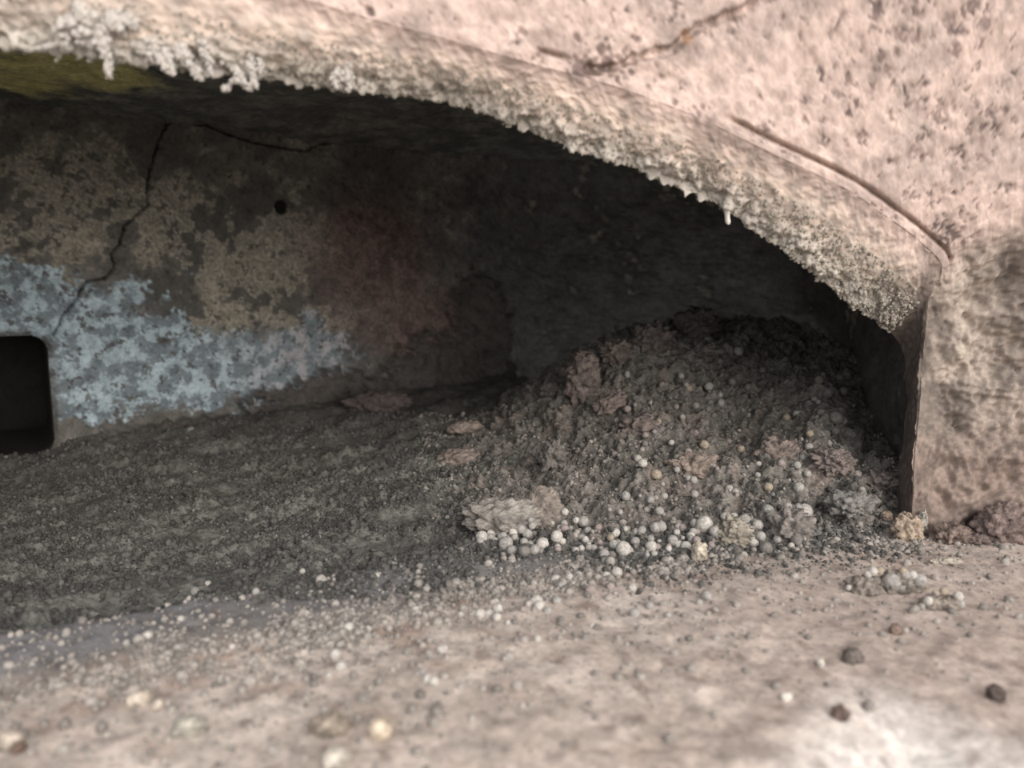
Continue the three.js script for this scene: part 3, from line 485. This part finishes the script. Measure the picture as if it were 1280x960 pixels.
function placed(px, py, r, tone, zone) {
  const big = r >= 6.5 ? 'large' : r >= 4.5 ? 'middling' : 'small', where = {
    row: px < 665 ? 'under the pale gritty crust' : px < 765 ? 'below the upright brown flake' : px < 862 ? 'before the cream chip at the heap foot' : px < 945 ? 'around the yellowish crust at the heap foot' : 'at the beaded end of the foot row',
    ledge: px < 350 ? 'loose on the shadowed sill, far left' : px < 480 ? 'in the reddish patch on the sill' : px < 570 ? 'loose on the open sill' : px < 690 ? 'in the heaped line along the sill' : px < 800 ? 'on the sill before the foot row' : 'alone on the sill beneath the heap',
    heap: py < 520 ? 'high on the heap face' : py < 580 ? 'halfway up the heap face' : 'low on the heap face',
    crest: px < 930 ? 'on the dark crest of the heap' : 'on the dark back slope of the heap', rightbank: py < 510 ? 'at the bank tip by the jamb' : py < 550 ? 'midway down the bank by the jamb' : 'at the bank base by the jamb', earth: 'on the dark earth floor' }[zone];
  const key = `${big} ${toneWord[tone]} nodules ${where}`;
  (alike[key] ??= []).push([px, nodule(px, py, r, tone, `${big} ${toneWord[tone]} rounded nodule ${where}`, zones[zone][1] + ', ' + where)]);
}
for (const a of seen) placed(...a);
// smaller ones between them
{
  const fill = [[60, 'row', (k) => { const x = lerp(600, 1010, rand()); return [x, lerp(662, 697, rand()) - (x - 750) * 0.03, 2.5 + rand() * 2.5, ['grey', 'pale', 'pink'][k % 3]]; }], [34, 'heap', (k) => [lerp(760, 930, rand()), lerp(470, 640, rand()), 2.5 + rand() * 2, ['grey', 'dim', 'pink', 'dim'][k % 4]]]];
  for (const [n, zone, make] of fill) for (let k = 0; k < n; k++) { const [x, y, r, t] = make(k); placed(x, y, r, t, zone); }
}

for (const [key, list] of Object.entries(alike)) if (list.length > 1) list.sort((a, b) => a[0] - b[0]).forEach(([, o], i) => { o.userData.label = `${i === list.length - 1 && i ? 'rightmost' : ordinal[i] ?? 'one'} of the ${key}`; });

// ---- grit: far too fine to count
function grit(name, label, count, geometry, material, spot) {
  const im = new THREE.InstancedMesh(geometry, material, count), m = new THREE.Matrix4(), q = new THREE.Quaternion(), e = new THREE.Euler(), c = new THREE.Color();
  for (let i = 0; i < count; i++) {
    const { x, z, r, y, tint } = spot(i); e.set(rand() * 6, rand() * 6, rand() * 6); q.setFromEuler(e);
    m.compose(V(x, (y ?? groundY(x, z)) + r * 0.25, z), q, V(r * (0.8 + rand() * 0.5), r * (0.7 + rand() * 0.5), r)); im.setMatrixAt(i, m); im.setColorAt(i, c.setRGB(...tint));
  }
  im.name = name; im.userData.kind = 'stuff'; im.userData.label = label; im.castShadow = im.receiveShadow = true; scene.add(im); return im;
}
const crumb = lump(31, 1, 0.8, 0.9, 0.5, 2, [0.62, 0.62, 0.62]), bead = lump(32, 1, 1, 1, 0.12, 3, [0.62, 0.62, 0.62]);
const gritMaterial = new THREE.MeshStandardMaterial({ vertexColors: true, roughness: 0.95, name: 'grit' });
grit('earth_grit', 'dark crumbs and grit scattered over the earth floor', 38000, crumb, gritMaterial, () => {
  for (;;) {
    const z = -(0.95 + Math.pow(rand(), 0.9) * 1.1), x = fanX(lerp(0.03, 0.8, rand()), z), e = earthEdge(x, z);
    if (e < -0.11 || heapOutline(x, z) > 0.05 || (e < 0 && rand() > Math.exp(e / 0.045)) || (x < -1 && !insidePlan(x, z))) continue;
    const dense = 0.5 + fbm(x * 5, 31, z * 9, 2) * 1.5 + Math.exp(-(((e - 0.05) / 0.06) ** 2)) * 0.5; if (rand() > dense) continue;
    const k = 0.11 + rand() * 0.13 + (rand() < 0.03 ? 0.2 : 0); return { x, z, r: 0.0012 + rand() * rand() * rand() * 0.0075, tint: [k, k * 0.985, k * 0.93] };
  }
});
grit('heap_grit', 'tiny beads and crumbs stuck all over the earth heap', 9000, bead, gritMaterial, () => {
  for (;;) {
    const z = -(1.15 + rand() * 0.85), x = fanX(lerp(0.46, 0.94, rand()), z), e = heapOutline(x, z); if (e < -0.02) continue;
    const dense = 0.45 + fbm(x * 11, 41, z * 11, 2) * 1.6; if (rand() > dense) continue;
    const up = sm(CY - 0.3, CY - 0.1, groundY(x, z)), k = lerp(0.25 + rand() * 0.45, 0.12 + rand() * 0.12, up); return { x, z, r: 0.0012 + rand() * rand() * rand() * 0.0055, tint: [k, k * 0.93, k * 0.85] };
  }
});
grit('sill_grit', 'pale grit and beads strewn along the edge of the sill', 16000, bead, gritMaterial, (i) => {
  for (;;) {
    const z = -(0.5 + rand() * 0.9), x = fanX(lerp(0.02, 0.97, rand()), z), e = ashShadeEdge(x, z); if (e < -0.5 || e > 0.16) continue;
    const dense = Math.exp(-(((e + 0.005) / 0.04) ** 2)) * (0.15 + 1.2 * sm(-.05, .35, fbm(x * 11, 51, z * 11, 2))) * (x > 0.28 ? 0.35 : 1) + 0.05 * sm(-0.45, 0, e); if (rand() > dense) continue;
    const k = 0.34 + rand() * 0.45; return { x, z, r: 0.0009 + rand() * rand() * rand() * 0.0075, tint: [k, k * 0.93, k * 0.85] };
  }
});

// ---- clods, flakes and lumps one can point to
function block(name, category, label, px, py, wpx, hpx, depth, tone, opt = {}) {
  const p = onGround(px, opt.base ?? py + hpx * 0.35), m = pxAt(p), o = new THREE.Mesh(lump(opt.seed ?? px, wpx * m / 2, hpx * m / 2, depth, opt.rough ?? 0.5, opt.detail ?? 14, tone, opt.knob ?? 0.5), soilMaterial);
  o.name = numbered(name); tag(o, label, category, opt.group); o.position.copy(p); o.position.y += hpx * m * (opt.lift ?? 0.3); o.rotation.set(opt.tip ?? 0, opt.turn ?? 0, opt.roll ?? 0); scene.add(o); return shade(o);
}
function partBead(parent, x, y, z, r, tone) { const o = new THREE.Mesh(nodShapes[Math.floor(rand() * 5)], nodMats[tone]); o.name = 'nodule'; o.scale.setScalar(r); o.rotation.set(rand() * 6, rand() * 6, rand() * 6); o.position.set(x, y, z); parent.add(o); return shade(o); }
{
  const c = block('earth_crust', 'clod', 'pale gritty crust arching over a dark gap with nodules hanging below', 630, 648, 92, 40, 0.035, [0.34, 0.315, 0.285], { lift: 0.42, knob: 0.8, seed: 61 });
  for (const [x, y, r, t] of [[12, -12, 6, 'pale'], [22, -8, 6, 'grey'], [30, -14, 7, 'grey'], [36, -4, 5, 'grey'], [4, -4, 4, 'grey'], [-28, -18, 8, 'pale'], [-16, -19, 6, 'grey'], [-29, -27, 4, 'grey'], [34, 4, 4, 'grey']]) partBead(c, x * 0.00125, y * 0.00125, 0.036, r * 0.00125, t);
  block('stone_flake', 'flake', 'upright brown flake of stone standing behind the pale nodules', 681, 634, 46, 58, 0.012, [0.27, 0.235, 0.205], { lift: 0.25, rough: 0.35, knob: 0.35, tip: -0.25, seed: 62, roll: 0.15 });
  block('plaster_flake', 'flake', 'flat tan flake lying on the dark earth in mid-floor', 580, 535, 44, 16, 0.02, [0.36, 0.30, 0.26], { lift: 0.25, rough: 0.3, knob: 0.2, seed: 63, roll: 0.12 });
  block('earth_clod', 'clod', 'upright brown lump at the back where floor and heap meet', 729, 470, 40, 62, 0.03, [0.20, 0.165, 0.15], { lift: 0.3, rough: 0.5, seed: 64, roll: -0.2 });
  block('earth_clod', 'clod', 'smaller dark lump leaning beside the upright brown lump', 690, 487, 30, 18, 0.02, [0.16, 0.14, 0.13], { seed: 65 });
  block('plaster_slab', 'slab', 'fallen dark slab at the wall foot with a small gap beneath', 472, 502, 78, 30, 0.035, [0.115, 0.095, 0.088], { lift: 0.3, rough: 0.45, seed: 66, knob: 0.4 });
  block('plaster_lump', 'lump', 'low pinkish lump in the middle of the grey earth', 575, 568, 52, 24, 0.03, [0.34, 0.285, 0.25], { lift: 0.05, rough: 0.4, seed: 67 });
  block('earth_clod', 'clod', 'long pinkish clod high on the near side of the heap', 762, 506, 40, 22, 0.022, [0.25, 0.205, 0.185], { roll: 0.45, seed: 68 });
  block('earth_clod', 'clod', 'pinkish clod below the long one on the heap edge', 800, 528, 44, 26, 0.025, [0.235, 0.195, 0.178], { seed: 69, lift: 0.1 });
  block('earth_clod', 'clod', 'rough grey clod standing on the floor before the heap', 690, 570, 30, 40, 0.02, [0.2, 0.185, 0.17], { seed: 70, knob: 0.9 });
  block('earth_clod', 'clod', 'knobbly dark clod on the heap top at its near corner', 772, 440, 34, 30, 0.022, [0.2, 0.17, 0.15], { seed: 71, knob: 1 });
  block('earth_clod', 'clod', 'coral-like dark clod overhanging the heap top', 815, 425, 46, 40, 0.03, [0.17, 0.145, 0.135], { seed: 72, knob: 1.2 });
  block('earth_clod', 'clod', 'dark knobbly clod at the highest point of the heap', 872, 402, 44, 34, 0.03, [0.13, 0.12, 0.11], { seed: 73, knob: 1.1 });
  block('earth_clod', 'clod', 'pink-grey cauliflower clod at the base of the heap bank', 1040, 576, 48, 30, 0.025, [0.28, 0.235, 0.215], { seed: 74, knob: 1.3 });
  block('earth_clod', 'clod', 'pale pink lumpy clod in the middle of the heap face', 868, 575, 60, 36, 0.02, [0.3, 0.245, 0.21], { seed: 75, knob: 1.1, lift: 0.05 });
  block('earth_clod', 'clod', 'brown clod set with knobs on the heap near the bank', 972, 556, 46, 36, 0.025, [0.26, 0.215, 0.19], { seed: 76, knob: 1, lift: 0.1 });
  block('earth_clod', 'clod', 'grey broken clod lying at the foot of the inner jamb', 1098, 598, 44, 30, 0.025, [0.24, 0.205, 0.19], { seed: 77, knob: 1, lift: 0.15 });
  block('earth_clod', 'clod', 'greenish-grey rough clod against the jamb foot, beside the broken clod', 1062, 622, 50, 30, 0.025, [0.26, 0.25, 0.235], { seed: 78, knob: 1, lift: 0.12 });
  block('stone_chunk', 'stone', 'angular tan chunk of stone on the sill below the jamb', 1134, 660, 34, 36, 0.017, [0.46, 0.37, 0.29], { seed: 79, rough: 0.6, lift: 0.3 });
  block('stone_chunk', 'stone', 'pale pointed chip of stone beside the angular tan chunk', 1152, 656, 12, 34, 0.009, [0.5, 0.47, 0.42], { seed: 80, rough: 0.5, lift: 0.35 });
  block('earth_clod', 'clod', 'pale yellowish crust between nodules at the heap foot', 915, 664, 38, 36, 0.02, [0.38, 0.345, 0.29], { seed: 82, knob: 1.2, lift: 0.2 });
  block('stone_chip', 'stone', 'pointed cream chip standing in the nodule row', 874, 689, 20, 26, 0.011, [0.62, 0.56, 0.46], { seed: 83, rough: 0.35, lift: 0.3, detail: 8 });
  block('earth_clod', 'clod', 'beaded grey clod at the end of the nodule row', 985, 652, 46, 44, 0.03, [0.28, 0.255, 0.235], { seed: 84, knob: 1.2, lift: 0.15 });
  block('earth_clod', 'clod', 'brown clod against the foot of the outer jamb, by the angular chunk', 1190, 652, 44, 30, 0.02, [0.24, 0.185, 0.16], { seed: 111, base: 676, knob: 0.9, lift: 0.2 });
  block('earth_clod', 'clod', 'purplish-brown clod at the foot of the outer jamb near the picture edge', 1252, 640, 62, 50, 0.025, [0.22, 0.17, 0.155], { seed: 112, base: 674, knob: 1, lift: 0.3 });
  block('earth_clod', 'clod', 'low dark clod between two larger ones at the outer jamb foot', 1216, 656, 36, 18, 0.018, [0.2, 0.16, 0.145], { seed: 113, base: 678, knob: 0.9, lift: 0.2 });
  block('stone_chunk', 'stone', 'small rounded tan stone beside the angular chunk below the jamb', 1108, 646, 14, 14, 0.007, [0.4, 0.31, 0.24], { seed: 114, rough: 0.25, lift: 0.3, detail: 8 });
  // out of focus on the sill
  block('pebble', 'pebble', 'round cream pebble in a reddish hollow, close to the viewer', 476, 909, 30, 28, 0.011, [0.62, 0.53, 0.42], { seed: 86, rough: 0.18, knob: 0.1, lift: 0.35 });
  block('pebble', 'pebble', 'blurred pale pebble at the bottom edge of the picture', 421, 946, 36, 26, 0.012, [0.6, 0.56, 0.49], { seed: 87, rough: 0.25, knob: 0.2, lift: 0.25 });
  block('stone_chip', 'stone', 'wide grey-green chip on the near sill among pale pebbles', 238, 905, 42, 24, 0.013, [0.46, 0.44, 0.38], { seed: 88, rough: 0.35, knob: 0.2, lift: 0.2 });
  block('pebble', 'pebble', 'pale twin-ended pebble on the near sill at left', 174, 873, 34, 17, 0.009, [0.62, 0.55, 0.46], { seed: 89, rough: 0.3, knob: 0.3, lift: 0.3, roll: 0.2 });
  block('pebble', 'pebble', 'small pale pebble just beyond the wide grey-green chip', 197, 882, 12, 12, 0.006, [0.65, 0.58, 0.5], { seed: 90, rough: 0.2, lift: 0.35, detail: 7 });
  block('pebble', 'pebble', 'pale pebble with a dark one beside it at left edge', 12, 925, 24, 20, 0.01, [0.55, 0.49, 0.42], { seed: 91, rough: 0.3, lift: 0.3 });
  block('pebble', 'pebble', 'dark brown pebble close to the left edge of the sill', 24, 934, 14, 12, 0.007, [0.2, 0.14, 0.11], { seed: 92, rough: 0.3, lift: 0.3, detail: 7 });
  block('pebble', 'pebble', 'grey lump low on the sill beside the cream pebble', 412, 902, 48, 26, 0.014, [0.38, 0.33, 0.27], { seed: 93, rough: 0.4, lift: 0.15 });
  block('pebble', 'pebble', 'dark blurred pebble at the brow of the bright shoulder', 1066, 818, 26, 22, 0.009, [0.19, 0.165, 0.15], { seed: 94, rough: 0.35, lift: 0.2 });
  block('pebble', 'pebble', 'dark pebble on the bright shoulder near the picture edge', 1244, 866, 20, 22, 0.008, [0.12, 0.095, 0.085], { seed: 95, rough: 0.4, lift: 0.25 });
  block('pebble', 'pebble', 'brown crumb low on the slope before the bright shoulder', 1050, 889, 22, 18, 0.007, [0.18, 0.13, 0.11], { seed: 96, rough: 0.4, lift: 0.2 });
  block('pebble', 'pebble', 'tiny white pebble on the slope before the dark blurred one', 1025, 829, 10, 10, 0.005, [0.7, 0.66, 0.6], { seed: 97, rough: 0.2, lift: 0.3, detail: 6 });
  block('pebble', 'pebble', 'tiny white pebble lower down the near slope', 982, 870, 14, 11, 0.005, [0.72, 0.68, 0.62], { seed: 98, rough: 0.2, lift: 0.3, detail: 6 });
  block('stone_chip', 'stone', 'thin pale chip lying on the sill beyond the nodule clumps', 1182, 701, 40, 9, 0.008, [0.46, 0.42, 0.36], { seed: 99, rough: 0.35, lift: 0.25 });
  block('pebble', 'pebble', 'brown crumb on the sill behind the bright shoulder', 1119, 786, 15, 16, 0.006, [0.24, 0.18, 0.15], { seed: 100, rough: 0.35, lift: 0.3, detail: 7 });
}
// ---- two clumps of fused nodules on the right of the sill
function clump(px, py, label, beads, core) {
  const p = onGround(px, py + 10), m = pxAt(p), g = new THREE.Group(); g.name = numbered('nodule_clump'); tag(g, label, 'nodule clump'); g.position.copy(p); scene.add(g);
  core.forEach(([x, y, w, h], i) => { const o = new THREE.Mesh(lump(px + i, w * m / 2, h * m / 2, w * m * 0.4, 0.45, 10, [0.3, 0.265, 0.23], 0.8), soilMaterial); o.name = 'core'; o.position.set(x * m, (8 - y) * m, 0); g.add(o); });
  for (const [x, y, r, t] of beads) partBead(g, x * m, (10 - y) * m, (0.5 + rand() * 0.5) * r * m, r * m, t);
  shade(g);
}
clump(1112, 728, 'wide clump of fused pale nodules on the reddish sill', [[-24, -16, 6, 'pale'], [-30, -12, 5, 'pale'], [-16, -17, 5, 'tan'], [-2, -4, 11, 'grey'], [8, 2, 10, 'grey'], [-40, 4, 6, 'pale'], [-38, 12, 7, 'grey'], [-53, 5, 4, 'pale'], [15, -12, 7, 'grey'], [32, -6, 9, 'grey'], [24, -12, 6, 'pale'], [12, -17, 5, 'tan'], [-10, 8, 5, 'grey'], [38, 2, 5, 'grey'], [20, -3, 6, 'grey'], [-20, -4, 6, 'dim']], [[-30, 4, 44, 26], [8, 0, 40, 30], [28, 0, 30, 20]]);
clump(1174, 748, 'smaller clump of nodules with a dark hollow, beside the wide clump', [[-17, 0, 6, 'pale'], [-24, 8, 5, 'grey'], [2, -12, 5, 'tan'], [20, -6, 6, 'pale'], [22, 4, 6, 'grey'], [10, 12, 6, 'grey'], [-8, 14, 6, 'grey'], [0, 6, 5, 'dark'], [16, 12, 5, 'grey']], [[-8, 6, 30, 24], [10, 6, 32, 22]]);

// ---- salt growths hanging from the lip of the arch
const saltMaterial = new THREE.MeshStandardMaterial({ vertexColors: true, roughness: 0.8, name: 'salt' });
const saltBall = lump(40, 1, 1, 1, 0.75, 3, [0.62, 0.59, 0.55]);
const lipPoint = (px, py) => onFace(px, py, true);
function salt(label, px, py, chains, seed) {
  const r = rng(seed), base = lipPoint(px, py), m = pxAt(base) * 1.18, parts = [];
  for (const [dx, dy, ex, ey, w0, w1] of chains) {
    const n = Math.max(5, Math.ceil(Math.hypot(ex - dx, ey - dy) / 1.7));
    for (let i = 0; i <= n; i++) {
      const t = i / n, w = lerp(w0, w1, t) * (0.5 + r() * 0.5), g = saltBall.clone(); g.rotateX(r() * 6); g.rotateY(r() * 6); g.scale(w * m, w * m * (0.8 + r() * 0.5), w * m);
      g.translate((lerp(dx, ex, t) + (r() - 0.5) * w * 1.2) * m, -(lerp(dy, ey, t) + (r() - 0.5) * w) * m, (r() - 0.5) * w * 2.2 * m + 0.004); parts.push(g);
      for (let j = 0; j < 2; j++) { const s = saltBall.clone(), k = w * 0.5 * m; s.scale(k, k * 1.2, k); s.translate((lerp(dx, ex, t) + (r() - 0.5) * w * 2.6) * m, -(lerp(dy, ey, t) + (r() - 0.3) * w * 1.6) * m, (r() - 0.3) * w * 2.4 * m + 0.004); parts.push(s); }
    }
  }
  const o = new THREE.Mesh(mergeGeometries(parts), saltMaterial); o.name = numbered('salt_growth'); tag(o, label, 'salt growth', undefined); o.position.copy(base); scene.add(o); return shade(o);
}
salt('biggest frosty salt growth on the arch lip, with a long drip', 128, 45, [[-35, -12, -34, 12, 8, 4], [-28, -20, -10, 4, 9, 7], [-10, -18, 6, 8, 10, 6], [8, -16, 7, 22, 7, 4], [7, 20, 8, 41, 4, 3], [20, -18, 24, -4, 9, 7], [30, -20, 40, -8, 8, 5], [-20, 5, -4, 12, 5, 3], [-42, 8, -80, 16, 3, 2]], 201);
salt('curling salt growth just beyond the biggest one on the lip', 200, 65, [[-22, -14, -6, 8, 6, 4], [-6, -8, 14, 20, 7, 4], [-18, -4, -8, -8, 5, 5], [10, 0, 16, 22, 5, 3]], 202);
salt('twisted salt growth in the middle of the row on the lip', 245, 72, [[-10, -10, 6, 20, 7, 3], [-14, 0, 10, 14, 4, 3], [14, -14, 22, 18, 5, 3], [4, 14, 12, 24, 3, 2]], 203);
salt('ragged branching salt growth that hangs lowest on the lip', 302, 84, [[-14, -12, 0, 14, 7, 4], [0, 6, -18, 24, 4, 3], [-2, 10, 10, 24, 5, 3], [10, -8, 16, 22, 5, 3], [22, -8, 20, 8, 4, 2]], 204);
salt('small lone salt growth on the lip beneath the smooth band', 428, 96, [[-6, -12, -8, 12, 5, 3], [4, -12, 6, 14, 5, 3], [-8, -2, 8, 2, 5, 4]], 205);
{
  const base = lipPoint(908, 258), m = pxAt(base), g = new THREE.LatheGeometry([[0, -21], [2.2, -20], [3.4, -17], [3, -12], [3.3, -8], [4, -3], [6, 2], [9, 7]].map(([x, y]) => new THREE.Vector2(x * m, y * m)), 20);
  const p = g.attributes.position; for (let i = 0; i < p.count; i++) { const k = 1 + 0.15 * N(p.getX(i) * 300, p.getY(i) * 300, p.getZ(i) * 300); p.setX(i, p.getX(i) * k + p.getY(i) * -0.12); p.setZ(i, p.getZ(i) * k); } g.computeVertexNormals(); colored(g, () => [0.46, 0.44, 0.40]);
  const o = new THREE.Mesh(g, saltMaterial); o.name = 'stalactite'; tag(o, 'single short finger-like drip hanging from the arch edge', 'stalactite'); o.position.copy(base); scene.add(shade(o));
}
// fuzz of tiny crystals on the soffit, past counting
{
  const count = 8000, im = new THREE.InstancedMesh(saltBall, saltMaterial, count), m = new THREE.Matrix4(), q = new THREE.Quaternion(), c = new THREE.Color();
  for (let i = 0; i < count; i++) {
    const t = lerp(0.2, T_RIGHT + 0.015, rand()), s = -1 + Math.pow(rand(), 2.2) * 0.6, p = archPoint(t, s), big = sm(0.5, 0.72, t), r = (0.0010 + rand() * rand() * 0.0032) * (0.55 + 0.3 * big);
    q.setFromEuler(new THREE.Euler(rand() * 6, rand() * 6, rand() * 6)); m.compose(V(...p), q, V(r, r * (0.8 + rand()), r)); im.setMatrixAt(i, m); const k = 0.75 + rand() * 0.5; im.setColorAt(i, c.setRGB(k * 0.66, k * 0.65, k * 0.60));
  }
  im.name = 'crystal_crust'; im.userData.kind = 'stuff'; im.userData.label = 'crust of tiny salt crystals along the lower edge of the arch'; im.castShadow = im.receiveShadow = true; scene.add(im);
}
scene.traverse((o) => { if (o.isMesh) { o.castShadow = true; o.receiveShadow = true; } });
renderer.render(scene, camera);
